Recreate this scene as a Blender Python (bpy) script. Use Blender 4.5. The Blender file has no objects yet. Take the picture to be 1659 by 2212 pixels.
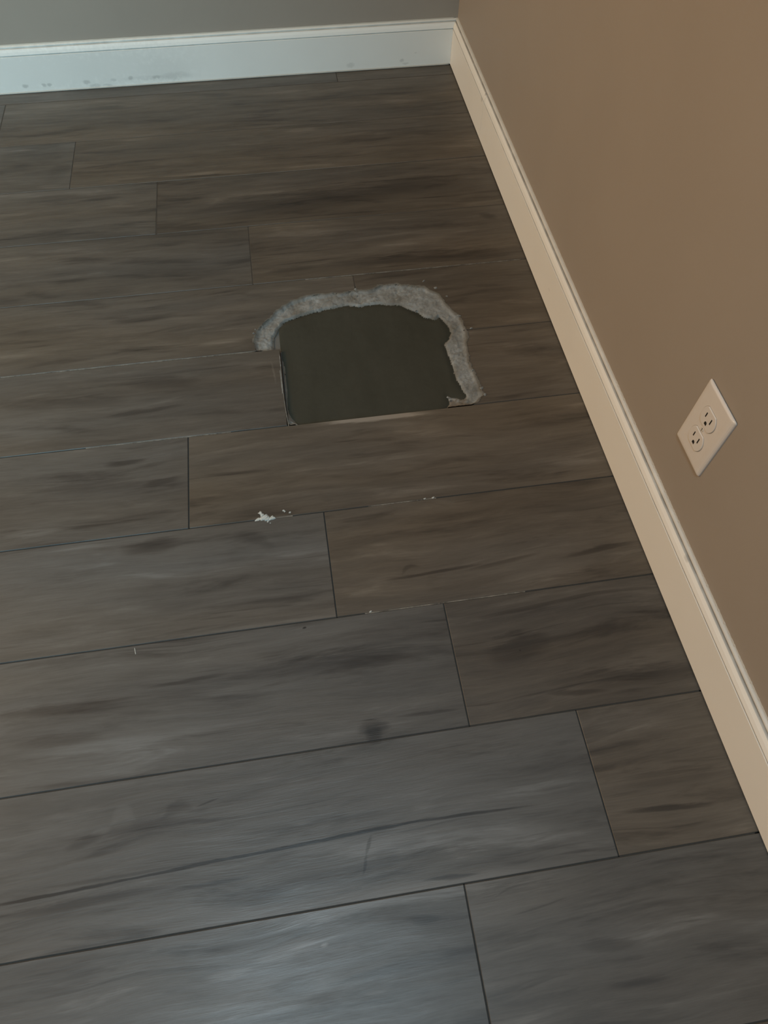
import bpy, bmesh, math, random
from mathutils import Matrix, Vector, noise
sc = bpy.context.scene
COL = sc.collection
random.seed(7)

# ---------------------------------------------------------------- camera
IMW, IMH, FPX = 1659, 2212, 1480.45
CAM = Vector((-0.48172, -1.88530, 0.93097))
ROT = Matrix.Rotation(-0.151709, 3, 'Z') @ Matrix.Rotation(-0.0115323, 3, 'Y') @ Matrix.Rotation(0.5405392, 3, 'X')
cam = bpy.data.cameras.new('camera'); cam_o = bpy.data.objects.new('camera', cam); COL.objects.link(cam_o)
cam_o.matrix_world = Matrix.Translation(CAM) @ ROT.to_4x4()
cam.sensor_fit = 'AUTO'; cam.sensor_width = 36; cam.lens = FPX * 36 / IMH; cam.clip_start = 0.02
sc.camera = cam_o

# ---------------------------------------------------------------- world, lights, exposure
sc.view_settings.view_transform = 'Standard'; sc.view_settings.look = 'None'
sc.view_settings.exposure = 0.0; sc.view_settings.gamma = 1.0; sc.view_settings.use_curve_mapping = False
world = bpy.data.worlds.new('sky'); sc.world = world; world.use_nodes = True
wn = world.node_tree.nodes; wbg = wn['Background']
SKY = 0.15
wbg.inputs['Color'].default_value = (0.55, 0.75, 1.0, 1); wbg.inputs['Strength'].default_value = SKY

def area(name, loc, direction, sx, sy, power, color, spread=180):
    l = bpy.data.lights.new(name, 'AREA'); l.shape = 'RECTANGLE'; l.size = sx; l.size_y = sy
    l.energy = power; l.color = color; l.spread = math.radians(spread)
    o = bpy.data.objects.new(name, l); COL.objects.link(o); o.location = loc
    o.rotation_euler = Vector(direction).to_track_quat('-Z', 'Y').to_euler()
    return o
ROOM = dict(x0=-2.9, y0=-2.92, z1=2.44)
L_WIN = area('window_daylight', (-1.5, -2.88, 1.6), (0, 2.85, -1.5), 0.6, 0.9, 9.9, (0.355, 0.78, 1.0), 66)       # cool daylight through the front window
L_DOWN = area('added_downlight', (-0.8, -2.3, 2.405), (0.2, 0.4, -2.3), 0.34, 0.34, 5.8, (0.60, 0.82, 0.95), 80)  # cool downlight, assumed above the camera and added for the floor highlight
L_WARM = area('warm_left_light', (-2.86, -0.9, 1.45), (1, 0, -0.1), 0.82, 1.15, 42.6, (1.0, 0.685, 0.40))              # warm lamp from the left, in front of an added unseen doorway

# ---------------------------------------------------------------- picking helpers (authoring only)
def ray(u, v): return ROT @ Vector(((u - IMW/2)/FPX, -(v - IMH/2)/FPX, -1.0))
def at(u, v, z=0.0):
    d = ray(u, v); return CAM + d * ((z - CAM.z)/d.z)
def on_x(u, v, x):
    d = ray(u, v); return CAM + d * ((x - CAM.x)/d.x)
def on_y(u, v, y):
    d = ray(u, v); return CAM + d * ((y - CAM.y)/d.y)

# ---------------------------------------------------------------- object helpers
def link(name, bm, mat=None, parent=None, label=None, cat=None, group=None, kind=None, smooth=False):
    me = bpy.data.meshes.new(name)
    bmesh.ops.recalc_face_normals(bm, faces=bm.faces)
    bm.to_mesh(me); bm.free()
    if smooth:
        for p_ in me.polygons: p_.use_smooth = True
    o = bpy.data.objects.new(name, me); COL.objects.link(o)
    if mat: me.materials.append(mat)
    if parent:
        o.parent = parent
        o.matrix_parent_inverse = Matrix.Translation(parent.location).inverted()
    if label: o['label'] = label
    if cat: o['category'] = cat
    if group: o['group'] = group
    if kind: o['kind'] = kind
    return o
def empty(name, loc, label=None, cat=None, group=None, kind=None):
    o = bpy.data.objects.new(name, None); COL.objects.link(o); o.location = loc; o.empty_display_size = .05
    if label: o['label'] = label
    if cat: o['category'] = cat
    if group: o['group'] = group
    if kind: o['kind'] = kind
    return o
def box(bm, lo, hi):
    r = bmesh.ops.create_cube(bm, size=1)
    for v in r['verts']:
        v.co = Vector([lo[i] + (v.co[i] + .5) * (hi[i] - lo[i]) for i in range(3)])
    return r['verts']
def prism(bm, pts, z0, z1):
    a = [bm.verts.new((p[0], p[1], z0)) for p in pts]; b = [bm.verts.new((p[0], p[1], z1)) for p in pts]
    n = len(pts); bm.faces.new(a[::-1]); bm.faces.new(b)
    for i in range(n): bm.faces.new((a[i], a[(i+1) % n], b[(i+1) % n], b[i]))
def apply_mods(o):
    dg = bpy.context.evaluated_depsgraph_get()
    me = bpy.data.meshes.new_from_object(o.evaluated_get(dg)); old = o.data; o.modifiers.clear(); o.data = me
    bpy.data.meshes.remove(old)

# ---------------------------------------------------------------- material helpers
class NT:
    def __init__(s, name, rough=.6, spec=.5):
        s.m = bpy.data.materials.new(name); s.m.use_nodes = True; s.t = s.m.node_tree; s.n = s.t.nodes; s.l = s.t.links
        s.b = s.n['Principled BSDF']; s.b.inputs['Roughness'].default_value = rough
        s.b.inputs['Specular IOR Level'].default_value = spec
        s.co = s.n.new('ShaderNodeTexCoord').outputs['Object']
    def put(s, sock, v):
        if hasattr(v, 'is_linked') or isinstance(v, bpy.types.NodeSocket): s.l.new(v, sock)
        else: sock.default_value = v
    def math(s, op, a, b=0.0, clamp=False, c=None):
        n = s.n.new('ShaderNodeMath'); n.operation = op; n.use_clamp = clamp
        s.put(n.inputs[0], a); s.put(n.inputs[1], b)
        if c is not None: s.put(n.inputs[2], c)
        return n.outputs[0]
    def vec(s, x, y, z=0.0):
        n = s.n.new('ShaderNodeCombineXYZ'); s.put(n.inputs[0], x); s.put(n.inputs[1], y); s.put(n.inputs[2], z); return n.outputs[0]
    def sep(s, v):
        n = s.n.new('ShaderNodeSeparateXYZ'); s.put(n.inputs[0], v); return n.outputs
    def noise(s, v, scale=1, detail=4, rough=.55, dist=0.0):
        n = s.n.new('ShaderNodeTexNoise'); s.put(n.inputs['Vector'], v); n.inputs['Scale'].default_value = scale
        n.inputs['Detail'].default_value = detail; n.inputs['Roughness'].default_value = rough; n.inputs['Distortion'].default_value = dist
        return n.outputs[0]
    def mapr(s, v, a, b, c, d, smooth=False):
        n = s.n.new('ShaderNodeMapRange'); s.put(n.inputs[0], v)
        if smooth: n.interpolation_type = 'SMOOTHSTEP'
        for i, k in enumerate((a, b, c, d)): n.inputs[i+1].default_value = k
        return n.outputs[0]
    def mix(s, f, a, b, mode='MIX'):
        n = s.n.new('ShaderNodeMix'); n.data_type = 'RGBA'; n.blend_type = mode
        s.put(n.inputs[0], f)
        for sock, v in ((n.inputs[6], a), (n.inputs[7], b)):
            s.put(sock, v if not isinstance(v, tuple) else (*v[:3], 1))
        return n.outputs[2]
    def vmul(s, v, k):
        n = s.n.new('ShaderNodeVectorMath'); n.operation = 'SCALE'; s.put(n.inputs[0], v); s.put(n.inputs['Scale'], k); return n.outputs[0]
    def bump(s, h, strength, dist):
        n = s.n.new('ShaderNodeBump'); n.inputs['Strength'].default_value = strength; n.inputs['Distance'].default_value = dist
        s.l.new(h, n.inputs['Height']); s.l.new(n.outputs[0], s.b.inputs['Normal'])
    def color(s, c): s.put(s.b.inputs['Base Color'], c if not isinstance(c, tuple) else (*c[:3], 1))
    def attr(s, name):
        n = s.n.new('ShaderNodeAttribute'); n.attribute_type = 'OBJECT'; n.attribute_name = name; return n.outputs['Fac']
    # ellipse-shaped soft mark with a ragged edge; axis along (ca, sa)
    def mark(s, x, y, cx, cy, ang, hl, hw, warp, soft=.6, curve=0.0):
        ca, sa = math.cos(ang), math.sin(ang)
        dx = s.math('SUBTRACT', x, cx); dy = s.math('SUBTRACT', y, cy)
        a = s.math('ADD', s.math('MULTIPLY', dx, ca / hl), s.math('MULTIPLY', dy, sa / hl))
        b = s.math('ADD', s.math('MULTIPLY', dx, -sa / hw), s.math('MULTIPLY', dy, ca / hw))
        if curve: b = s.math('ADD', b, s.math('MULTIPLY', s.math('MULTIPLY', a, a), curve))
        if warp is not None: b = s.math('ADD', b, warp)
        d = s.math('ADD', s.math('MULTIPLY', a, a), s.math('MULTIPLY', b, b))
        return s.mapr(d, 1.0, 1.0 - soft if soft < 1 else 0.0, 0, 1, True)

# ---------------------------------------------------------------- geometry constants from the photograph
W = 0.18026; Y0 = -0.779745                      # tile row width, a seam line
def row_y(k): return Y0 + k * W
def wall_x(y):                                    # the right wall bows a few millimetres
    s = min(max(-y, 0.0), 2.6); return 0.00165506*s**3 + 0.00029*s**2 + 0.0018518*s - 0.01061838 + 0.013

# ---------------------------------------------------------------- materials
def mat_tile():
    s = NT('wood_look_tile', .5, .42)
    xyz = s.sep(s.co); x, y = xyz[0], xyz[1]
    rnd = s.attr('grain_seed'); tone = s.attr('tone'); cool = s.attr('cool'); straight = s.attr('straight')
    off = s.math('MULTIPLY', rnd, 13.7)
    # slow wander of the grain lines
    wv = s.noise(s.vec(s.math('MULTIPLY', x, 2.3), s.math('MULTIPLY', y, 3.0), off), 1, 2, .5)
    yy = s.math('ADD', y, s.math('MULTIPLY', s.math('SUBTRACT', wv, .5), s.math('MULTIPLY', s.math('SUBTRACT', 1.0, straight), .075)))
    broad = s.noise(s.vec(s.math('MULTIPLY', x, 2.2), s.math('MULTIPLY', yy, 15), off), 1, 4, .6, .5)
    mid = s.noise(s.vec(s.math('MULTIPLY', x, 7.5), s.math('MULTIPLY', yy, 75), off), 1, 5, .65, .3)
    fine = s.noise(s.vec(s.math('MULTIPLY', x, 26), s.math('MULTIPLY', yy, 520), off), 1, 3, .7)
    blot = s.noise(s.vec(s.math('MULTIPLY', x, 9), s.math('MULTIPLY', y, 24), s.math('ADD', off, 5)), 1, 5, .6, .4)
    v = s.math('ADD', s.math('MULTIPLY', s.math('SUBTRACT', broad, .5), 1.0), s.math('MULTIPLY', s.math('SUBTRACT', mid, .5), .85))
    v = s.math('ADD', v, s.math('MULTIPLY', s.math('SUBTRACT', blot, .5), .34))
    v = s.math('ADD', v, s.math('MULTIPLY', s.math('SUBTRACT', fine, .5), .42))
    st = s.noise(s.vec(s.math('MULTIPLY', x, 4.2), s.math('MULTIPLY', yy, 34), s.math('ADD', off, 23)), 1, 5, .62, .5)
    v = s.math('ADD', v, s.mapr(st, .52, .72, 0, -.48, True)); v = s.math('ADD', v, s.mapr(st, .46, .26, 0, .42, True))
    crack = s.noise(s.vec(s.math('MULTIPLY', x, 3.4), s.math('MULTIPLY', yy, 90), s.math('ADD', off, 61)), 1, 3, .6, .6)
    v = s.math('ADD', v, s.mapr(crack, .62, .74, 0, -.38, True))
    warp = s.math('ADD', s.math('MULTIPLY', s.math('SUBTRACT', mid, .5), 2.2), s.math('MULTIPLY', s.math('SUBTRACT', fine, .5), .9))
    acc = None
    for (u1, v1, u2, v2, wpx, amt, curve) in STREAKS:
        a, b = at(u1, v1), at(u2, v2); c = (a + b) / 2; d = b - a
        n = at((u1+u2)/2, (v1+v2)/2 + wpx); hw = abs(n.y - c.y) / 2
        m = s.mark(x, y, c.x, c.y, math.atan2(d.y, d.x), d.length/2, max(hw, .0012), warp, .98, curve)
        m = s.math('MULTIPLY', m, amt); acc = m if acc is None else s.math('ADD', acc, m)
    v = s.math('ADD', v, acc)
    v = s.math('ADD', v, tone)
    val = s.mapr(v, -1.0, 1.0, 0.0, 1.0)
    cr = s.n.new('ShaderNodeValToRGB'); s.l.new(val, cr.inputs[0]); e = cr.color_ramp.elements
    e[0].position = 0.0; e[0].color = (.022, .020, .018, 1); e[1].position = 1.0; e[1].color = (.23, .212, .19, 1)
    for p_, c_ in ((.25, (.050, .044, .038)), (.45, (.079, .070, .0595)), (.62, (.108, .0965, .083)), (.8, (.152, .139, .122))):
        q = e.new(p_); q.color = (*c_, 1)
    # patches lean grey-blue or brown
    hue = s.noise(s.vec(s.math('MULTIPLY', x, 1.6), s.math('MULTIPLY', yy, 9), s.math('ADD', off, 40)), 1, 2, .5)
    hue = s.math('ADD', s.mapr(hue, .2, .8, .05, .75), cool, True)
    tint = s.mix(hue, (1.08, .985, .87), (.93, 1.03, 1.17))
    s.color(s.mix(1.0, cr.outputs[0], tint, 'MULTIPLY'))
    s.put(s.b.inputs['Roughness'], s.mapr(s.math('ADD', mid, s.math('MULTIPLY', blot, .6)), .5, 1.1, .50, .36))
    s.bump(s.math('ADD', s.math('MULTIPLY', fine, .5), mid), .25, .0012)
    return s.m
# pixel end points on the floor, width, strength (dark < 0), bend; each is a grain figure, knot or scuff of the tile
STREAKS = [
    (-60, 1968, 330, 1888, 11, -1.3, 0), (120, 1931, 760, 1801, 9, -1.3, 0), (420, 1872, 980, 1756, 11, -1.3, 0), (800, 1788, 1180, 1736, 9, -.9, 0),
    (-60, 1995, 420, 1903, 22, -.5, 0), (360, 1925, 560, 1890, 16, -.5, 0), (60, 1925, 520, 1850, 10, -.4, 0),
    (560, 1850, 1300, 1790, 70, .5, 0), (330, 2010, 1300, 1870, 80, .4, 0),
    (900, 1903, 1045, 1885, 14, -.85, 0), (480, 1835, 900, 1735, 34, -.25, 0),
    (480, 1460, 940, 1400, 60, -.45, .3), (-40, 1550, 330, 1512, 34, -.45, 0), (0, 1610, 260, 1590, 30, -.35, 0),
    (0, 1640, 500, 1570, 40, .3, 0), (765, 1580, 850, 1570, 46, -.75, 0), (785, 1590, 830, 1582, 60, -.4, 0),
    (850, 1550, 1010, 1530, 10, -.45, 0), (300, 1490, 520, 1450, 12, -.4, 0),
    (810, 1258, 1060, 1215, 10, -.7, 0), (1000, 1235, 1180, 1190, 12, -.4, 0), (1200, 1208, 1390, 1165, 16, -.6, 0), (1060, 1258, 1300, 1215, 40, .28, 0),
    (860, 1235, 905, 1215, 12, -.35, 2),
    (1040, 1420, 1200, 1380, 90, -.4, 0), (1160, 1480, 1560, 1440, 60, -.35, .2), (1170, 1500, 1330, 1490, 16, -.5, 0),
    (1330, 1755, 1560, 1735, 18, -.75, 0), (1300, 1700, 1600, 1660, 50, -.35, 0), (1260, 1570, 1480, 1550, 40, .2, 0),
    (215, 1008, 325, 993, 13, -.65, 0), (300, 1052, 400, 1030, 20, -.45, 0), (0, 1065, 380, 1040, 34, -.38, 0),
    (250, 1195, 400, 1165, 42, -.5, 0), (500, 1148, 600, 1180, 34, -.3, .8), (0, 1165, 140, 1140, 22, .3, 0), (420, 1140, 560, 1122, 20, -.25, 0),
    (210, 905, 420, 870, 14, -.5, 0), (260, 830, 450, 822, 34, -.32, 0), (-20, 880, 300, 860, 40, -.25, 0),
    (220, 700, 390, 678, 20, -.4, 0), (-20, 728, 230, 705, 18, -.3, 0), (420, 745, 545, 730, 12, .3, 0),
    (420, 1030, 600, 1015, 10, -.35, 0), (640, 1020, 840, 1000, 16, -.2, 0), (780, 920, 1010, 930, 40, .22, 0),
    (640, 580, 1160, 535, 34, -.45, .1), (760, 545, 1020, 500, 22, .25, 0), (540, 515, 760, 495, 20, .28, 0), (1030, 462, 1080, 470, 16, -.4, 0), (560, 590, 700, 575, 14, -.35, 0),
    (340, 470, 1060, 380, 60, -.40, 0), (-40, 520, 540, 490, 50, -.25, 0), (330, 383, 560, 368, 12, .35, 0), (160, 435, 270, 424, 10, -.5, 0),
    (380, 385, 520, 374, 4, -.6, 0), (-40, 345, 150, 338, 36, -.28, 0), (100, 370, 150, 376, 60, -.15, 0),
    (600, 285, 700, 276, 9, .35, 0), (620, 330, 860, 318, 26, .12, 0), (20, 236, 260, 222, 14, .28, 0), (140, 240, 330, 228, 10, -.28, 0),
    (0, 232, 900, 180, 16, .1, 0), (-40, 425, 330, 410, 16, .22, 0), (1080, 760, 1210, 745, 20, -.3, 0), (1040, 690, 1190, 680, 26, .2, 0),
    # pale worn flecks and swirl nearest the camera
    (430, 2120, 560, 2085, 30, .35, 0), (520, 2085, 740, 2020, 40, .3, .3), (600, 2060, 760, 2010, 12, .3, 0), (690, 2045, 712, 2038, 12, .5, 0), (560, 2150, 700, 2120, 60, -.3, 0), (380, 2160, 900, 2110, 120, .15, 0), (780, 2150, 840, 2140, 14, .3, 0),
    (880, 1990, 960, 1985, 30, -.3, 0), (1240, 2050, 1400, 2035, 40, -.35, 0), (1300, 2140, 1460, 2110, 26, -.4, 0), (1060, 1935, 1150, 1900, 6, -.3, 3), (1090, 1985, 1240, 1935, 6, -.35, -1),
    (340, 1760, 420, 1730, 30, -.35, 1.5), (230, 1760, 300, 1745, 40, .2, 2), (420, 1745, 480, 1722, 5, -.6, 0), (130, 1840, 230, 1800, 30, -.4, 0), (190, 1805, 245, 1790, 22, .3, 0),
    # scuffs and spots
    (803, 1800, 790, 1850, 12, -.55, 0), (792, 1840, 784, 1895, 10, -.5, 0), (652, 1357, 663, 1354, 6, -1.3, 0), (1121, 1405, 1126, 1405, 4, -.8, 0),
    (650, 914, 960, 888, 20, 1.0, 0), (585, 775, 598, 835, 4, .35, 0),
]

def mat_paint(name, col, rough=.6, spec=.4, peel=0.0, marks=None, plane='x', grime_shade=0.0):
    s = NT(name, rough, spec)
    n1 = s.noise(s.co, 6, 3); n2 = s.noise(s.co, 420, 2)
    c = s.mix(n1, tuple(k * .955 for k in col), tuple(k * 1.045 for k in col))
    if marks:
        xyz = s.sep(s.co); a, b = (xyz[0], xyz[2]) if plane == 'y' else (xyz[1], xyz[2])
        wn_ = s.math('MULTIPLY', s.math('SUBTRACT', s.noise(s.co, 90, 3), .5), 1.6)
        acc = None
        for (ca, cb, ha, hb, k) in marks:
            m = s.math('MULTIPLY', s.mark(a, b, ca, cb, 0, ha, hb, wn_, .95), k)
            acc = m if acc is None else s.math('ADD', acc, m, True)
        c = s.mix(acc, c, (.20, .20, .19))
    if grime_shade:                                      # dirt and shadow of the two moulding grooves painted in; lip darker too
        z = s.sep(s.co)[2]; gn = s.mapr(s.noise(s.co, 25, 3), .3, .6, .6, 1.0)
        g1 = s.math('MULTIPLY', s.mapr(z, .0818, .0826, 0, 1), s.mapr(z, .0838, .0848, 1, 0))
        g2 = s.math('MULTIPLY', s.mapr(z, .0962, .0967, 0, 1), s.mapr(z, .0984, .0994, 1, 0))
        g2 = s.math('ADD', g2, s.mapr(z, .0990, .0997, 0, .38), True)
        f = s.math('MULTIPLY', s.math('MULTIPLY', s.math('ADD', s.math('MULTIPLY', g1, .75), g2, True), gn), grime_shade)
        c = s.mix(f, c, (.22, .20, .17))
    s.color(c)
    if peel: s.bump(s.math('ADD', s.noise(s.co, 95, 3), s.math('MULTIPLY', n2, .25)), peel, .0012)
    return s.m
def flat(name, col, rough=.6, spec=.4, var=.08, scale=60):
    s = NT(name, rough, spec); n1 = s.noise(s.co, scale, 4)
    s.color(s.mix(n1, tuple(k*(1-var) for k in col), tuple(k*(1+var) for k in col))); return s.m

WALLC = (.33, .288, .245)
M_wall = mat_paint('greige_wall_paint', WALLC, .62, .3, .12)
TRIMC = (.80, .79, .75)
bmarks = []
p_ = on_y(90, 150, -.013); bmarks.append((p_.x - .1, .045, .55, .09, .17))
for (u, v, ru, rv, k) in ((55, 186, 9, 5, .32), (95, 184, 7, 5, .30), (107, 183, 7, 5, .32), (187, 177, 10, 6, .28), (206, 185, 16, 5, .24), (232, 184, 14, 4, .24), (245, 173, 9, 5, .20),
                         (282, 168, 7, 5, .26), (338, 166, 12, 5, .2), (312, 168, 60, 6, .10), (380, 163, 42, 10, .16), (757, 141, 11, 7, .20), (868, 131, 6, 5, .26), (876, 137, 9, 3, .22), (898, 114, 3, 2, .2), (350, 150, 70, 30, .05)):
    p_ = on_y(u, v, -.013); q_ = on_y(u + ru, v, -.013); r_ = on_y(u, v + rv, -.013)
    bmarks.append((p_.x, p_.z, abs(q_.x - p_.x), abs(r_.z - p_.z), k))
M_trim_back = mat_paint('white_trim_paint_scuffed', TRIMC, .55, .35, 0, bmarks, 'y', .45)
rmarks = []
for (u, v, ru, rv, k) in ((1046, 214, 5, 10, .35), (1050, 203, 4, 6, .4), (1472, 1208, 5, 6, .3), (1268, 930, 3, 3, .15), (1190, 625, 4, 3, .2)):
    p_ = on_x(u, v, -.004); rmarks.append((p_.y, p_.z, ru*.0009*1.6, rv*.0006, k))
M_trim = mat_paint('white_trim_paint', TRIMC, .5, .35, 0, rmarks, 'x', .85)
M_caulk = flat('white_caulk', (.47, .45, .405), .6)
M_tile = mat_tile()
M_grout = flat('dark_grout', (.044, .044, .042), .85, .2, .25, 200)
s_ = NT('dusty_grout', .85, .2); x_ = s_.sep(s_.co)[0]
s_.color(s_.mix(s_.mapr(s_.noise(s_.vec(s_.math('MULTIPLY', x_, 38), 0.0, 0.0), 1, 4, .7), .36, .62, 0, 1), (.060, .054, .047), (.23, .215, .185))); M_groutpale = s_.m
M_groutworn = flat('worn_grout', (.066, .058, .049), .85, .2, .25, 120)
M_slab = flat('floor_slab', (.12, .115, .105), .9)
M_plastic = flat('ivory_outlet_plastic', (.68, .645, .61), .35, .5, .02)
M_dark = flat('dark_slot', (.012, .010, .009), .6)
M_screw = flat('painted_screw', (.60, .57, .52), .35)
M_chip = flat('white_plaster', (.47, .49, .47), .8, .2, .15, 400)
M_ceil = mat_paint('ceiling_paint', (.72, .71, .68), .8, .2)
M_door = mat_paint('door_paint', (.75, .74, .70), .45)
def mat_fill():
    s = NT('dark_concrete_fill', .9, .12)
    n1 = s.noise(s.co, 9, 4); n2 = s.noise(s.co, 60, 5, .65); n3 = s.noise(s.co, 700, 2)
    xyz = s.sep(s.co); st = s.noise(s.vec(s.math('MULTIPLY', xyz[0], 46), s.math('MULTIPLY', xyz[1], 6)), 1, 3)
    f = s.math('ADD', s.math('MULTIPLY', n1, .5), s.math('ADD', s.math('MULTIPLY', n2, .3), s.math('MULTIPLY', st, .3)))
    c = s.mix(s.mapr(f, .35, .75, 0, 1), (.041, .040, .030), (.055, .0535, .042))
    c = s.mix(s.mapr(n3, .72, .80, 0, .35), c, (.25, .25, .22))
    s.color(c); s.bump(s.math('ADD', s.math('MULTIPLY', n2, .7), s.math('MULTIPLY', st, .6)), .35, .002); return s.m
def mat_ring():
    s = NT('grey_thinset', .85, .2)
    n1 = s.noise(s.co, 22, 4, .6); n2 = s.noise(s.co, 120, 5, .7); n3 = s.noise(s.co, 600, 3)
    c = s.mix(s.mapr(n1, .35, .65, 0, 1), (.155, .15, .135), (.275, .285, .28))
    c = s.mix(s.mapr(n2, .30, .52, .75, 0), c, (.13, .12, .10))
    c = s.mix(s.mapr(n2, .60, .72, 0, .7), c, (.37, .365, .335))
    xyz = s.sep(s.co)
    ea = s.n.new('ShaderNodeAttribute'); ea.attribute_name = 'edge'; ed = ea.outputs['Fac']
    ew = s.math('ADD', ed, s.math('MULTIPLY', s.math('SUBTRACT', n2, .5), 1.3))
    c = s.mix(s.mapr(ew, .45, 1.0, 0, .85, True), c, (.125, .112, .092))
    # stained brown at the broken corner beside the right end
    p_ = at(985, 878); m = s.mark(xyz[0], xyz[1], p_.x, p_.y, .1, .035, .022, s.math('MULTIPLY', s.math('SUBTRACT', n2, .5), 3), .8)
    c = s.mix(s.math('MULTIPLY', m, .75), c, (.15, .12, .09))
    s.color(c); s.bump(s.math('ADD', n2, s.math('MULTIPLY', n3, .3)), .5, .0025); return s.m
M_fill = mat_fill(); M_ring = mat_ring()

# ---------------------------------------------------------------- room shell
X0, YF, ZC = ROOM['x0'], ROOM['y0'], ROOM['z1']
def ys_list(a, b, n): return [a + (b - a) * i / n for i in range(n + 1)]
bm = bmesh.new(); box(bm, (X0 - .12, YF - .12, -.12), (.12, .12, -.0095))
floor = link('floor', bm, M_slab, kind='structure')
floor['label'] = 'grey-brown wood-look plank tile floor with a filled hole'
bm = bmesh.new(); box(bm, (X0 - .12, 0, -.12), (.14, .12, ZC)); link('wall_back', bm, M_wall, kind='structure')['label'] = 'plain greige painted wall across the top left of the photo'
bm = bmesh.new()                                   # right wall, bowed
Ys = ys_list(0.0, YF, 60); Fs = []
for z in (-.12, ZC): Fs.append([bm.verts.new((wall_x(y), y, z)) for y in Ys])
Bk = [[bm.verts.new((.14, y, z)) for y in Ys] for z in (-.12, ZC)]
for i in range(60):
    bm.faces.new((Fs[0][i], Fs[0][i+1], Fs[1][i+1], Fs[1][i])); bm.faces.new((Bk[0][i], Bk[1][i], Bk[1][i+1], Bk[0][i+1]))
    bm.faces.new((Fs[0][i], Bk[0][i], Bk[0][i+1], Fs[0][i+1])); bm.faces.new((Fs[1][i], Fs[1][i+1], Bk[1][i+1], Bk[1][i]))
for i in (0, 60): bm.faces.new((Fs[0][i], Fs[1][i], Bk[1][i], Bk[0][i]))
link('wall_right', bm, M_wall, kind='structure', smooth=False)['label'] = 'greige painted wall with one outlet, filling the right side'
# front wall (behind the camera) with a window opening, left wall with an added doorway and a window opening
def wall_with_holes(name, axis, c0, c1, a0, a1, holes, mat):
    bm = bmesh.new()
    cuts = sorted({a0, a1, *[h[0] for h in holes], *[h[1] for h in holes]})
    for i in range(len(cuts) - 1):
        l, r = cuts[i], cuts[i+1]; hs = [h for h in holes if h[0] <= l and h[1] >= r]
        spans = [(-.12, ZC)] if not hs else ([(hs[0][3], ZC)] + ([(-.12, hs[0][2])] if hs[0][2] > -.12 else []))
        for z0, z1 in spans:
            if axis == 'y': box(bm, (l, c0, z0), (r, c1, z1))
            else: box(bm, (c0, l, z0), (c1, r, z1))
    return link(name, bm, mat, kind='structure')
wall_with_holes('wall_front', 'y', YF - .12, YF, X0 - .12, .14, [(-1.9, -1.1, 1.0, 2.15)], M_wall)
wall_with_holes('wall_left', 'x', X0 - .12, X0, YF, 0, [(-1.34, -.46, -.0095, 2.05)], M_wall)
bm = bmesh.new(); box(bm, (X0 - .12, YF - .12, ZC), (.14, .12, ZC + .1)); link('ceiling', bm, M_ceil, kind='structure')
def window(name, axis, c, a0, a1, z0, z1):
    t = .045; bm = bmesh.new()
    def b(l, r, p, q, d=.03):
        if axis == 'y': box(bm, (l, c - d, p), (r, c + d, q))
        else: box(bm, (c - d, l, p), (c + d, r, q))
    b(a0, a1, z0, z0 + t); b(a0, a1, z1 - t, z1); b(a0, a0 + t, z0, z1); b(a1 - t, a1, z0, z1)
    zm = (z0 + z1) / 2; b(a0, a1, zm - .02, zm + .02, .02)
    return link(name, bm, M_door, kind='structure')
window('window_1', 'y', YF - .06, -1.9, -1.1, 1.0, 2.15)
# little unseen hallway, added with the doorway for the warm side light
bm = bmesh.new(); hx = X0 - .12
box(bm, (hx - 1.2, -1.75, -.12), (hx, -.2, -.0095)); box(bm, (hx - 1.2, -1.85, -.12), (hx, -1.75, ZC)); box(bm, (hx - 1.2, -.2, -.12), (hx, -.1, ZC))
box(bm, (hx - 1.3, -1.85, -.12), (hx - 1.2, -.1, ZC)); box(bm, (hx - 1.3, -1.85, ZC), (hx, -.1, ZC + .1))
link('wall_added_hall', bm, M_wall, kind='structure')
bm = bmesh.new()                                   # casing of the added doorway
for x_ in (X0, ):
    box(bm, (x_, -1.40, -.001), (x_ + .014, -1.34, 2.11)); box(bm, (x_, -.46, -.001), (x_ + .014, -.40, 2.11)); box(bm, (x_, -1.40, 2.05), (x_ + .014, -.40, 2.11))
link('trim_1', bm, M_door, kind='structure')

# ---------------------------------------------------------------- baseboards
PROF = [(0.013, .0022), (0.013, .0818), (.0122, .0824), (.0104, .0828), (.0104, .0838), (.0125, .0846), (.0126, .0856), (.0108, .0912), (.0080, .0964), (.0040, .0968), (.0034, .0980), (.0052, .0992), (.0046, .1008), (.0024, .1020), (0.0, .1022), (0.0, .0022)]
def sweep(name, path, prof, mat, parent=None, label=None, kind=None):   # path: list of (origin, inward unit vector)
    bm = bmesh.new(); rings = []
    for o_, n_ in path:
        rings.append([bm.verts.new((o_[0] + n_[0]*d, o_[1] + n_[1]*d, z)) for d, z in prof])
    m = len(prof)
    for i in range(len(rings) - 1):
        for j in range(m): bm.faces.new((rings[i][j], rings[i][(j+1) % m], rings[i+1][(j+1) % m], rings[i+1][j]))
    bm.faces.new(rings[0]); bm.faces.new(rings[-1][::-1])
    return link(name, bm, mat, parent, label, kind=kind)
JY = -.352
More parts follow.
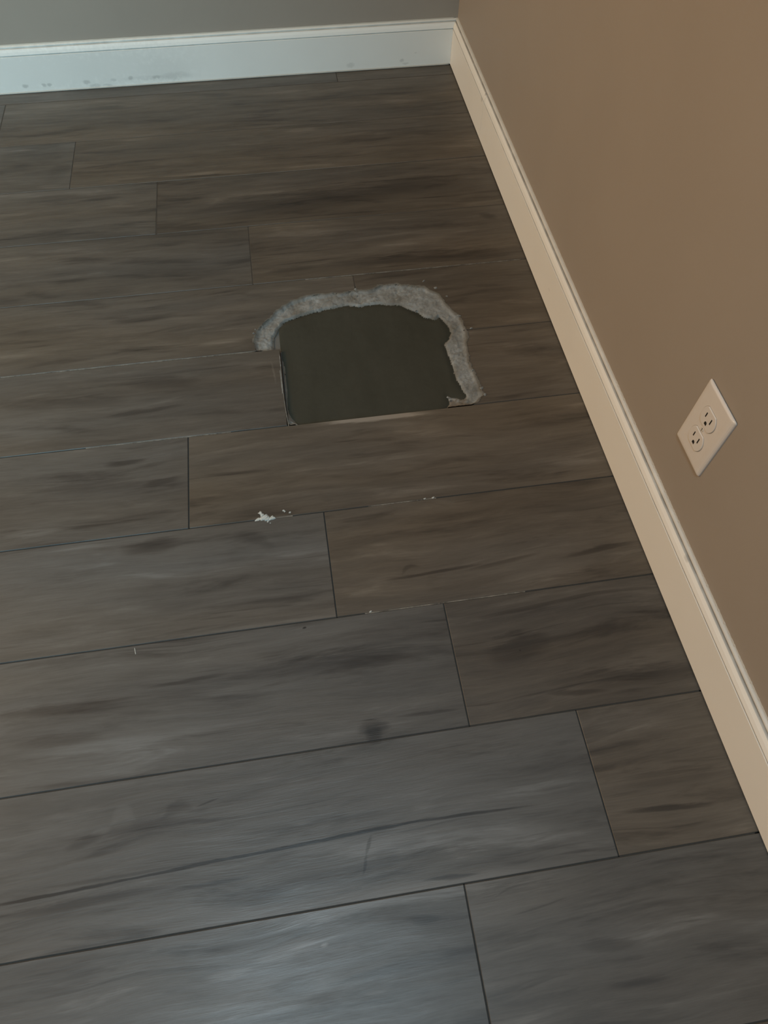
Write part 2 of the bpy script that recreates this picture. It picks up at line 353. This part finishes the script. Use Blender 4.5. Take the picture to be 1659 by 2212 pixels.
# back: mitred into the corner (the right end meets the right-hand board)
br = empty('baseboard_right', (0, -1.0, 0), kind='structure'); br['label'] = 'white baseboard along the right wall, warmly lit, with one joint near the corner'
for (a, b, n) in ((-.0005, JY + .0004, 8), (JY - .0004, YF, 60)):
    path = []
    for y in ys_list(a, b, n): path.append(((wall_x(y), y), (-1, 0)))
    # mitre: start ring sheared so each depth starts further from the corner
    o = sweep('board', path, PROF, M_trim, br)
    if a > -.1:
        for v in o.data.vertices:
            if v.co.y > -.002: v.co.y = -(wall_x(0) - v.co.x) - .0003
bb = empty('baseboard_back', (-1.2, 0, 0), kind='structure'); bb['label'] = 'white scuffed baseboard along the back wall'
path = [((x, 0), (0, -1)) for x in ys_list(wall_x(0) - .0003, X0, 30)]
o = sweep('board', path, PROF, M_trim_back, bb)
for v in o.data.vertices:
    if v.co.x > wall_x(0) - .002: v.co.x = wall_x(0) - (-v.co.y) - .0003
# thin caulk / paint bead on top of the boards, ragged where the brush slipped
def bead(name, path, r, mat, parent, rag, label=None, n=7, zoff=.0):
    bm = bmesh.new(); rings = []
    for i, (o_, n_, z) in enumerate(path):
        rr = r(i) if callable(r) else r
        rings.append([bm.verts.new((o_[0] + n_[0]*rr*.8*math.sin(a) , o_[1] + n_[1]*rr*.8*math.sin(a), z + rr * math.cos(a) * 1.0)) for a in [math.pi*k/(n-1) for k in range(n)]])
    for i in range(len(rings)-1):
        for j in range(n-1): bm.faces.new((rings[i][j], rings[i][j+1], rings[i+1][j+1], rings[i+1][j]))
        bm.faces.new((rings[i][0], rings[i+1][0], rings[i+1][-1], rings[i][-1]))
    bm.faces.new(rings[0]); bm.faces.new(rings[-1][::-1])
    return link(name, bm, mat, parent, label, smooth=True)
path = []; N = 900
for i in range(N + 1):
    y = -.004 + (-2.3) * i / N; path.append(((wall_x(y) + .0003, y), (-1, 0), .1022))
rf = lambda i: .0014 + .0004 * noise.noise((i*.31, 1.7, 0)) + (max(0, noise.noise((i*.9, 5.1, 0))) * .0022 if i > 470 else 0)
bead('caulk_bead', path, rf, M_caulk, br, 0)
path = [((-.004 - 2.0*i/300, .0003), (0, -1), .1022) for i in range(301)]
bead('caulk_bead', path, lambda i: .0018 + .0004 * noise.noise((i*.4, 9.7, 0)), M_caulk, bb, 0)
path = [((-.014 - 2.0*i/300, -.0128), (0, -1), .0020) for i in range(301)]
bead('caulk_bead', path, lambda i: .0019 + .0002 * noise.noise((i*.4, 3.7, 0)), M_caulk, bb, 0)
bm = bmesh.new()                                   # hidden-side boards on the other walls
box(bm, (X0 + .02, YF, .002), (-.02, YF + .013, .102)); link('baseboard_front', bm, M_trim, kind='structure')
bm = bmesh.new(); box(bm, (X0, YF + .02, .002), (X0 + .013, -1.40, .102)); box(bm, (X0, -.40, .002), (X0 + .013, -.02, .102)); link('baseboard_left', bm, M_trim, kind='structure')

# ---------------------------------------------------------------- the hole in the floor
def zc(pts, ox=500, oy=560, sc_=2.765): return [at(ox + a/sc_, oy + b/sc_) for a, b in pts]
H_OUT = zc([(145, 552), (128, 480), (150, 430), (205, 372), (268, 308), (338, 262), (430, 225), (540, 205), (640, 206), (730, 190), (820, 185), (880, 160), (960, 150), (1060, 155), (1150, 170),
            (1230, 205), (1262, 245), (1300, 290), (1360, 340), (1388, 400), (1405, 440), (1402, 520), (1415, 610), (1445, 680), (1478, 740), (1505, 815), (1440, 868)])
H_IN = zc([(270, 556), (250, 525), (245, 470), (270, 410), (315, 362), (400, 330), (500, 300), (600, 280), (700, 262), (760, 274), (800, 262), (900, 255), (1000, 262), (1060, 285), (1120, 312), (1150, 335),
           (1215, 350), (1240, 330), (1290, 385), (1312, 425), (1300, 460), (1272, 492), (1295, 560), (1318, 620), (1340, 700), (1378, 760), (1400, 810), (1380, 822), (1290, 800), (1300, 850), (1262, 903)])
yA, yB = row_y(-1), row_y(-2)
xL = -.5235                                        # end of the straight-cut tile left of the hole
JOINTS_HOLE_X = -.365
def ragged(pts, amp, seed, closed=False):
    out = []; n = len(pts)
    for i in range(n - 1):
        a, b = Vector(pts[i][:2]), Vector(pts[i+1][:2]); L = (b - a).length; k = max(1, int(L / .006))
        nn = Vector((-(b-a).y, (b-a).x)).normalized()
        for j in range(k):
            q = a.lerp(b, j / k); out.append(q + nn * (noise.noise((q.x*90, q.y*90, seed)) * amp + noise.noise((q.x*300, q.y*300, seed)) * amp * .5))
    out.append(Vector(pts[-1][:2])); return out
hole_poly = ragged(H_OUT, .0035, 3.1)
hole_poly[0].y = yA; hole_poly[-1].y = yB
hole_poly += [Vector((-.30, yB)), Vector((xL, yB)), Vector((xL, yA))]
# inner outline of the fill; closes along the bottom seam and the left tile end
in_poly = ragged(H_IN, .0022, 8.4)
corner = zc([(480, 992), (412, 996), (352, 930), (332, 880), (328, 760), (316, 660), (306, 600)])
in_poly += [Vector((p.x, p.y)) for p in corner]
def sd(poly, p):
    best = 1e9; inside = False; n = len(poly)
    for i in range(n):
        a, b = poly[i], poly[(i+1) % n]
        abx, aby = b[0]-a[0], b[1]-a[1]; apx, apy = p[0]-a[0], p[1]-a[1]
        t = max(0, min(1, (apx*abx + apy*aby) / (abx*abx + aby*aby + 1e-18)))
        dx, dy = apx - t*abx, apy - t*aby; d = dx*dx + dy*dy
        if d < best: best = d
        if (a[1] > p[1]) != (b[1] > p[1]) and p[0] < (b[0]-a[0]) * (p[1]-a[1]) / (b[1]-a[1]) + a[0]: inside = not inside
    return -math.sqrt(best) if inside else math.sqrt(best)

# ---------------------------------------------------------------- tiles
bm = bmesh.new(); prism(bm, hole_poly, -.05, .05); cutter = link('hole_cutter', bm)
LEN = 1.2; G = .0009
JX = {-7: -.3704, -6: -.1766, -5: -.3237, -4: -.4809, -3: -.6915, -2: xL, -1: -.3647, 0: -.5633, 1: -.7544, 2: -.9436, 3: None, 4: None}
p_ = at(10, 236); JX[3] = p_.x; JX[4] = -.31
TONE = {(-7, 1): (.02, .35), (-7, 0): (.10, .7), (-6, 1): (-.04, -.1), (-6, 0): (.08, .65), (-5, 1): (-.16, .0), (-5, 0): (.0, .55), (-4, 1): (-.08, -.2), (-4, 0): (.06, .4),
        (-3, 1): (.0, -.25), (-3, 0): (.0, .25), (-2, 1): (-.05, -.3), (-2, 0): (-.04, .05), (-1, 1): (-.02, -.3), (-1, 0): (-.02, -.1), (0, 1): (-.06, -.3), (0, 0): (-.14, .05),
        (1, 1): (-.14, -.2), (1, 0): (-.04, .0), (2, 1): (-.02, -.2), (2, 0): (-.04, .1), (3, 1): (-.02, -.2), (3, 0): (-.02, .1), (4, 1): (.0, -.2), (4, 0): (.0, .1)}  # own tone and tint, plus cool light and near highlight painted into left tiles
grout_segs = []
xr = .002
def tile(x0, x1, k, tone, cool, straight):
    y0, y1 = row_y(k) + G, min(row_y(k + 1) - G, -.0015)
    if y1 - y0 < .01 or x1 - x0 < .01: return
    dz = random.uniform(-.00035, .00025); c = .0006
    bm = bmesh.new()
    lo = [bm.verts.new((x, y, -.0093)) for x, y in ((x0, y0), (x1, y0), (x1, y1), (x0, y1))]
    md = [bm.verts.new((x, y, dz - c)) for x, y in ((x0, y0), (x1, y0), (x1, y1), (x0, y1))]
    tp = [bm.verts.new((x, y, dz)) for x, y in ((x0+c, y0+c), (x1-c, y0+c), (x1-c, y1-c), (x0+c, y1-c))]
    bm.faces.new(lo[::-1]); bm.faces.new(tp)
    for i in range(4):
        j = (i+1) % 4; bm.faces.new((lo[i], lo[j], md[j], md[i])); bm.faces.new((md[i], md[j], tp[j], tp[i]))
    o = link('plank_tile', bm, M_tile, floor)
    o['grain_seed'] = random.uniform(0, 10); o['tone'] = tone; o['cool'] = cool; o['straight'] = straight
    if k in (-1, -2) and x1 > -.6:
        m = o.modifiers.new('b', 'BOOLEAN'); m.object = cutter; m.operation = 'DIFFERENCE'; m.solver = 'EXACT'; apply_mods(o)
        if k == -1 and x0 < -.6 or k == -2 and x0 > -.6 or k == -1: o['label'] = 'tile with a rough broken edge around the hole'
    return o
k = 4
while row_y(k + 1) > YF:
    jx = JX.get(k)
    if jx is None: jx = -.15 - ((-k * .37) % 1.0)
    # joint list from the right wall to the left wall
    edges = [wall_x(row_y(k) + .09) - .0145 + .012]; e_ = jx
    while e_ > X0: edges.append(e_); e_ -= LEN
    edges.append(X0 + .002)
    for i in range(len(edges) - 1):
        t_ = TONE.get((k, 1 if i == 0 else 0)) if i < 2 else None
        if t_ is None: t_ = (random.uniform(-.1, .1), random.uniform(-.2, .2))
        tile(edges[i+1] + (G if i < len(edges) - 2 else 0), edges[i] - (G if i else 0), k, t_[0], t_[1], .55 if k > -3 else .25)
        if i: grout_segs.append((edges[i] - G, max(row_y(k), YF), edges[i] + G, min(row_y(k+1), 0), 0))
    k -= 1
# grout: rows and head joints, recessed just below the tile faces
bm = bmesh.new(); bp = bmesh.new(); bw = bmesh.new()
def gs(b, x0, y0, x1, y1, z=-.0013): box(b, (x0, y0, -.0094), (x1, y1, z))
for s_ in grout_segs:
    bt = bw if s_[1] > row_y(-1) - .02 else bm; zt = -.0004 if bt is bw else -.0013
    if abs((s_[0]+s_[2])/2 - JOINTS_HOLE_X) < .01 and abs(s_[1] - yA) < .01:
        gs(bt, s_[0], max(H.y for H in H_OUT) + .004, s_[2], s_[3], zt)
    elif abs((s_[0]+s_[2])/2 - xL) < .003 and abs(s_[1] - yB) < .01: pass
    else: gs(bt, s_[0], s_[1], s_[2], s_[3], zt)
kk = 4
while row_y(kk) > YF:
    y = row_y(kk)
    pale = {-1: [(-1.02, H_OUT[0].x - .002)], -2: [(-.86, -.62)], 0: [(-.46, -.02)], -3: [(-.41, -.30), (-.57, -.53)], -4: [(-.44, -.20)], -7: [(-.7, -.5)]}.get(kk, [])
    if kk == -1: spans = [(X0, H_OUT[0].x - .001), (H_OUT[21].x + .004, 0)]
    elif kk == -2: spans = [(X0, xL), (H_OUT[-1].x, 0)]
    else: spans = [(X0, 0)]
    for a, b in spans: gs(bw if kk >= -1 else bm, a, y - G, b, y + G, -.0004 if kk >= -1 else -.0013)
    for a, b in pale: gs(bp, a, y - G*.9, b, y + G*.9, -.0001)
    kk -= 1
link('grout', bm, M_grout, floor, 'dark recessed grout between the plank tiles')
link('grout', bw, M_groutworn, floor, 'shallow grout matching the tiles near the back wall')
link('dusty_grout', bp, M_groutpale, floor, 'grout lines filled with pale dust')
bpy.data.objects.remove(cutter, do_unlink=True)

# ---------------------------------------------------------------- the patch: dark fill and thinset rim
patch = empty('floor_patch', (-.36, -1.0, -.0095), 'dark cement patch with a ragged grey thinset rim in the hole of the tile floor', 'patch')
step = .0016
xa, xb_, ya, yb_ = -.60, -.145, -1.150, -.795
nx, ny = int((xb_ - xa)/step), int((yb_ - ya)/step)
SDI = {}; SDO = {}
def coarse(poly, s=3):
    cx, cy = nx//s + 2, ny//s + 2
    g = [[sd(poly, (xa + i*s*step, ya + j*s*step)) for j in range(cy)] for i in range(cx)]
    def f(i, j):
        a, b = i // s, j // s; u, v = (i % s)/s, (j % s)/s
        return (g[a][b]*(1-u) + g[a+1][b]*u)*(1-v) + (g[a][b+1]*(1-u) + g[a+1][b+1]*u)*v
    return f
fi, fo = coarse(in_poly), coarse(hole_poly)
def fbm(x, y, f, s): return noise.fractal((x*f, y*f, s), 1.0, 2.0, 4, noise_basis='PERLIN_ORIGINAL')
bmF = bmesh.new(); bmR = bmesh.new(); vF = {}; vR = {}; em = bmR.verts.layers.float.new('edge')
def zF(x, y, di):
    z = -.0062 + .0006*fbm(x, y, 18, 1) + .00025*fbm(x, y, 70, 2)
    if di > -.012: z -= .0020 * min(1, (di + .012)/.012) ** 2
    return z
def zR(x, y, di, do):
    t = max(0, min(1, di / .005)); t = t*t*(3-2*t)
    base = -.0040 + .0018*fbm(x, y, 40, 5) + .0010*fbm(x, y, 160, 6)
    near = max(0, min(1, (do + .006)/.006))            # climbs to the tile face at the outer break
    top = .0003 + .0009*max(0, fbm(x, y, 120, 9)) if fbm(x, y, 30, 4) > -.25 else -.002
    z = base*(1-near) + top*near
    return -.0080*(1-t) + z*t
for i in range(nx):
    for j in range(ny):
        x, y = xa + (i+.5)*step, ya + (j+.5)*step
        di, do = fi(i, j), fo(i, j)
        if di > .02 and do > .012: continue
        quad = ((i, j), (i+1, j), (i+1, j+1), (i, j+1))
        jit = fbm(x, y, 130, 11)
        if di < .006 and do < -.0004 + 0:
            f = []
            for q in quad:
                if q not in vF:
                    X, Y = xa + q[0]*step, ya + q[1]*step; vF[q] = bmF.verts.new((min(max(X, xL + .0006), 9), max(Y, yB + .0004), zF(X, Y, fi(*q))))
                f.append(vF[q])
            bmF.faces.new(f)
        straight_side = (y < yB + .003) or (x < xL + .003 and y < yA) or (y < yA and x < xL + .002)
        lim = -.0006 if straight_side else .0010 + .0042*max(0, fbm(x, y, 55, 21)) + .002*max(0, jit)
        if di > 0 + .0012*jit and do < lim:
            f = []
            for q in quad:
                if q not in vR:
                    X, Y = xa + q[0]*step, ya + q[1]*step
                    z = zR(X, Y, fi(*q), fo(*q))
                    if fo(*q) > -.0003: z = max(z, .0004)
                    vR[q] = bmR.verts.new((X + .0005*fbm(X, Y, 300, 31), Y + .0005*fbm(X, Y, 300, 32), z))
                f.append(vR[q])
            bmR.faces.new(f)
link('cement_fill', bmF, M_fill, patch, 'smooth dark cement in the middle', smooth=True)
for q, v_ in vR.items():
    d1, d2 = fi(*q), fo(*q); v_[em] = max(0.0, min(1.0, (d2 + .006)/.006), 1 - max(0, d1)/.0045)
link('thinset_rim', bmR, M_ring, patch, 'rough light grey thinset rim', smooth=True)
# pale flakes of adhesive along the straight cut edge and the broken rim
def flake_bm(cx, cy, r, h, seed, z=0.0, stretch=1.0, ang=0.0, n=9):
    bm = bmesh.new(); rnd = random.Random(seed); ca, sa = math.cos(ang), math.sin(ang)
    lo, hi = [], []
    for i in range(n):
        a = 2*math.pi*i/n; rr = r*(.6 + .6*rnd.random()); px, py = rr*math.cos(a)*stretch, rr*math.sin(a)
        X, Y = cx + px*ca - py*sa, cy + px*sa + py*ca
        lo.append(bm.verts.new((X, Y, z))); hi.append(bm.verts.new((cx + (X-cx)*.7, cy + (Y-cy)*.7, z + h*(.5 + .7*rnd.random()))))
    c = bm.verts.new((cx + r*.1, cy, z + h*1.1)); bm.faces.new(lo[::-1])
    for i in range(n):
        j = (i+1) % n; bm.faces.new((lo[i], lo[j], hi[j], hi[i])); bm.faces.new((hi[i], hi[j], c))
    return bm
bmC = bmesh.new()
def join(dst, src):
    me = bpy.data.meshes.new('tmp'); src.to_mesh(me); src.free(); dst.from_mesh(me); bpy.data.meshes.remove(me)
for n_, (u, v, r, st, dx, dy) in enumerate(((768, 625, .003, 1.6, 0, 0), (770, 637, .0035, 1.0, 0, 0), (785, 631, .0025, 2.5, 0, 0), (705, 645, .003, 1.8, 0, 0), (990, 682, .002, 2.5, 0, 0), (940, 622, .003, 1.3, 0, 0),
        (1040, 838, .003, 1.5, 0, 0), (1047, 852, .003, 1.0, 0, 0), (1020, 800, .002, 2, 0, 0), (968, 855, .0025, 1, 0, 0), (972, 862, .002, 1.5, 0, 0), (915, 607, .0018, 2, 0, 0), (965, 640, .0015, 1.5, 0, 0), (1018, 709, .0018, 2, 0, 0),
        (548, 720, .002, 1.5, 0, 0), (552, 712, .0018, 1.2, 0, 0), (898, 668, .0018, 2, 0, 0))):
    p_ = at(u, v); ins = sd(hole_poly, (p_.x, p_.y)) < -.003
    join(bmC, flake_bm(p_.x, p_.y, r, .0016, 100 + n_, -.0045 if ins else -.0001, st, random.uniform(-.6, .9)))
link('adhesive_flakes', bmC, M_ring, patch, 'small pale adhesive flakes on the rim', kind='stuff')
def strip(path, w, h, z, seed):
    bm = bmesh.new(); ring = []
    for i, p_ in enumerate(path):
        a = path[max(i-1, 0)]; b = path[min(i+1, len(path)-1)]; d = (b - a); d = Vector((d.x, d.y)).normalized(); nn = Vector((-d.y, d.x))
        ww = w * (.55 + .9*abs(noise.noise((i*.7, seed, 0))))
        ring.append([bm.verts.new((p_.x + nn.x*s*ww, p_.y + nn.y*s*ww, z + hz*h)) for s, hz in ((-1, 0), (-.5, 1), (.5, 1), (1, 0))])
    for i in range(len(ring)-1):
        for j in range(4): bm.faces.new((ring[i][j], ring[i][(j+1) % 4], ring[i+1][(j+1) % 4], ring[i+1][j]))
    bm.faces.new(ring[0][::-1]); bm.faces.new(ring[-1]); return bm
def line(pts, n=24):
    out = []; P = [at(*q) for q in pts]
    for i in range(len(P)-1):
        for j in range(n): out.append(P[i].lerp(P[i+1], j/n))
    return out + [P[-1]]
bmS = strip(line([(604, 768), (608, 810), (612, 850), (616, 880), (624, 921)], 16), .0011, .0006, -.0004, 4.0)
join(bmS, strip(line([(605, 800), (611, 850)], 12), .0018, .0010, -.0004, 7.0))
join(bmS, strip(line([(621, 905), (640, 914), (648, 920)], 8), .0018, .0012, -.0045, 2.0))
link('adhesive_smear', bmS, M_ring, patch, 'thin pale adhesive line along the straight cut tile')

# ---------------------------------------------------------------- outlet
wy = -1.42; wxp = wall_x(wy) - .0045
cs = [on_x(u, v, wxp) for u, v in ((1460, 937.7), (1533.5, 817.5), (1587.4, 914.3), (1503.8, 1030.6))]
oy = sum(c.y for c in cs)/4; oz = sum(c.z for c in cs)/4
PW = (abs(cs[3].y - cs[0].y) + abs(cs[2].y - cs[1].y))/2; PH = (abs(cs[1].z - cs[0].z) + abs(cs[2].z - cs[3].z))/2
print('plate', PW, PH, oy, oz)
SC = PH / .1143
wx_ = wall_x(oy)
slope = (wall_x(oy + .04) - wall_x(oy - .04))/.08
outlet = empty('wall_outlet', (wx_, oy, oz - PH/2), 'ivory duplex wall outlet with two receptacles on the right wall', 'outlet')
def LP(d, a, b): return Vector((wx_ - d + slope*a, oy + a, oz + b))      # d: out of wall, a: along y, b: up
def plate_bm():
    bm = bmesh.new(); hw, hh = PW/2, PH/2; rings = []
    for ins, d in ((0, .0001), (0, .0012), (0, .0022), (.0008, .0034), (.0024, .0044), (.0048, .0050), (.0075, .0052)):
        r = .0025; pts = []
        for sx, sz, a0 in ((1, 1, 0), (-1, 1, 90), (-1, -1, 180), (1, -1, 270)):
            for t in range(4):
                a = math.radians(a0 + 30*t); pts.append((sx*(hw - ins - r) + r*math.cos(a), sz*(hh - ins - r) + r*math.sin(a)))
        if ins: pts = [(p[0] - (ins*.25 if p[0] < 0 else 0)*-1, p[1] + (ins*.55 if p[1] > 0 else 0)) for p in pts]
        if d < .0015: pts = [(p[0], p[1] - (.0022 if p[1] > hh - .004 else 0)) for p in pts]
        rings.append([bm.verts.new(LP(d, p[0], p[1])) for p in pts])
    n = len(rings[0])
    for i in range(len(rings)-1):
        for j in range(n): bm.faces.new((rings[i][j], rings[i][(j+1) % n], rings[i+1][(j+1) % n], rings[i+1][j]))
    bm.faces.new(rings[-1]); bm.faces.new(rings[0][::-1]); return bm
link('cover_plate', plate_bm(), M_plastic, outlet)
def extr(pts, d0, d1, chamf=0):
    bm = bmesh.new(); c = (sum(p[0] for p in pts)/len(pts), sum(p[1] for p in pts)/len(pts)); R_ = []
    layers = [(d0, 0), (d1 - chamf, 0), (d1, chamf)] if chamf else [(d0, 0), (d1, 0)]
    for d, ins in layers:
        ring = []
        for p in pts:
            v = Vector((p[0]-c[0], p[1]-c[1])); L = v.length; v = v * ((L - ins)/L); ring.append(bm.verts.new(LP(d, c[0]+v.x, c[1]+v.y)))
        R_.append(ring)
    n = len(pts)
    for i in range(len(R_)-1):
        for j in range(n): bm.faces.new((R_[i][j], R_[i][(j+1) % n], R_[i+1][(j+1) % n], R_[i+1][j]))
    bm.faces.new(R_[-1]); bm.faces.new(R_[0][::-1]); return bm
def face_outline(cz, g=0.0):
    out = []; R0 = (.0172 + g)*SC; cut = (.0140 + g)*SC
    for i in range(40):
        a = 2*math.pi*i/40; out.append((R0*math.cos(a), cz + max(-cut, min(cut, R0*math.sin(a)))))
    return out
for sgn in (1, -1):
    cz = sgn*.0195*SC
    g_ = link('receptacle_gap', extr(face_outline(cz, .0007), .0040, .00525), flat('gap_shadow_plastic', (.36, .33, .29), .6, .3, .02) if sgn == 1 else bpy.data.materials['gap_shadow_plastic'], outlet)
    f_ = link('receptacle', extr(face_outline(cz), .0040, .0066, .0006), M_plastic, outlet)
    for a_, hgt in ((-.0064, .0044), (.0064, .0037)):   # +y is away from the camera
        w_ = .0010; zc_ = cz + .0028*SC
        link('slot', extr([((a_ - w_)*SC, zc_ - hgt), ((a_ + w_)*SC, zc_ - hgt), ((a_ + w_)*SC, zc_ + hgt), ((a_ - w_)*SC, zc_ + hgt)], .0050, .0067), M_dark, f_)
    zg = cz - .0072*SC; pts = [(.0025*SC*math.cos(math.pi*i/8), zg + .0005 + .0025*SC*math.sin(math.pi*i/8)) for i in range(9)]
    pts += [(-.0025*SC, zg - .0022), (.0025*SC, zg - .0022)]
    link('ground_hole', extr(pts, .0050, .0067), M_dark, f_)
scr = link('screw', extr([(.0034*math.cos(math.pi*i/8), .0034*math.sin(math.pi*i/8)) for i in range(16)], .0045, .0060, .0006), M_screw, outlet)
link('screw_slot', extr([(-.0004, -.0028), (.0004, -.0028), (.0004, .0028), (-.0004, .0028)], .0050, .0061), M_dark, scr)

# ---------------------------------------------------------------- ceiling fixture (added for the downlight, above the frame) and debris
def lathe(bm, prof, c, n=40):
    rings = [[bm.verts.new((c[0] + r*math.cos(2*math.pi*i/n), c[1] + r*math.sin(2*math.pi*i/n), c[2] + z)) for i in range(n)] for r, z in prof]
    for i in range(len(rings)-1):
        for j in range(n): bm.faces.new((rings[i][j], rings[i][(j+1) % n], rings[i+1][(j+1) % n], rings[i+1][j]))
    bm.faces.new(rings[0]); bm.faces.new(rings[-1][::-1])
lamp = empty('added_ceiling_light', (-.8, -2.3, ZC), 'added round flush ceiling light above the camera, unseen', 'light')
bm = bmesh.new(); lathe(bm, [(.28, 0), (.28, -.02), (.27, -.026), (.25, -.026), (.25, -.004)], (-.8, -2.3, ZC)); link('lamp_rim', bm, M_screw, lamp)

crumb_info = [
    ('plaster_crumb', 'largest white plaster crumb, splattered across a tile seam left of centre', [(563, 1108, .0036, .0020, 1.0), (566, 1113, .0032, .0018, 1.0), (570, 1119, .0042, .0022, 1.9), (578, 1122, .0030, .0020, 1.6), (585, 1121, .0026, .0014, 1.8), (588, 1117, .0020, .0018, 1.3), (591, 1120, .0022, .0020, 1.6), (558, 1122, .0022, .0006, 2.6), (579, 1127, .0014, .0012, 1.2), (584, 1130, .0009, .0010, 1.2)]),
    ('plaster_crumb', 'tiny white plaster crumb up and right of the splattered one', [(613, 1103, .0016, .0012, 1.3), (615, 1105, .0013, .0010, 1.2)]),
    ('plaster_crumb', 'tiniest white plaster crumb, rightmost of the crumbs by the splattered one', [(626, 1107, .0014, .0010, 1.3)]),
    ('plaster_crumb', 'small white speck lying on a tile seam below the centre', [(800, 1321, .0012, .0008, 1.8)]),
    ('plaster_crumb', 'pale speck pair on the seam right of the centre', [(935, 1075, .0014, .0007, 2.0), (917, 1077, .0010, .0006, 2.0)]),
]
for nm, lab, bits in crumb_info:
    bmk = bmesh.new()
    for i, (u, v, r, h, st) in enumerate(bits):
        p_ = at(u, v); join(bmk, flake_bm(p_.x, p_.y, r*1.15, h, int(u*7 + v), .0, st, .15 + .5*random.random()))
    link(nm, bmk, M_chip, None, lab, 'debris', 'white plaster crumbs on the floor')
bmk = strip(line([(291, 1400), (293, 1413)], 6), .0008, .0005, .0, 3.0)
link('paint_fleck', bmk, M_chip, None, 'short thin white paint fleck standing upright below a seam at the left', 'debris')
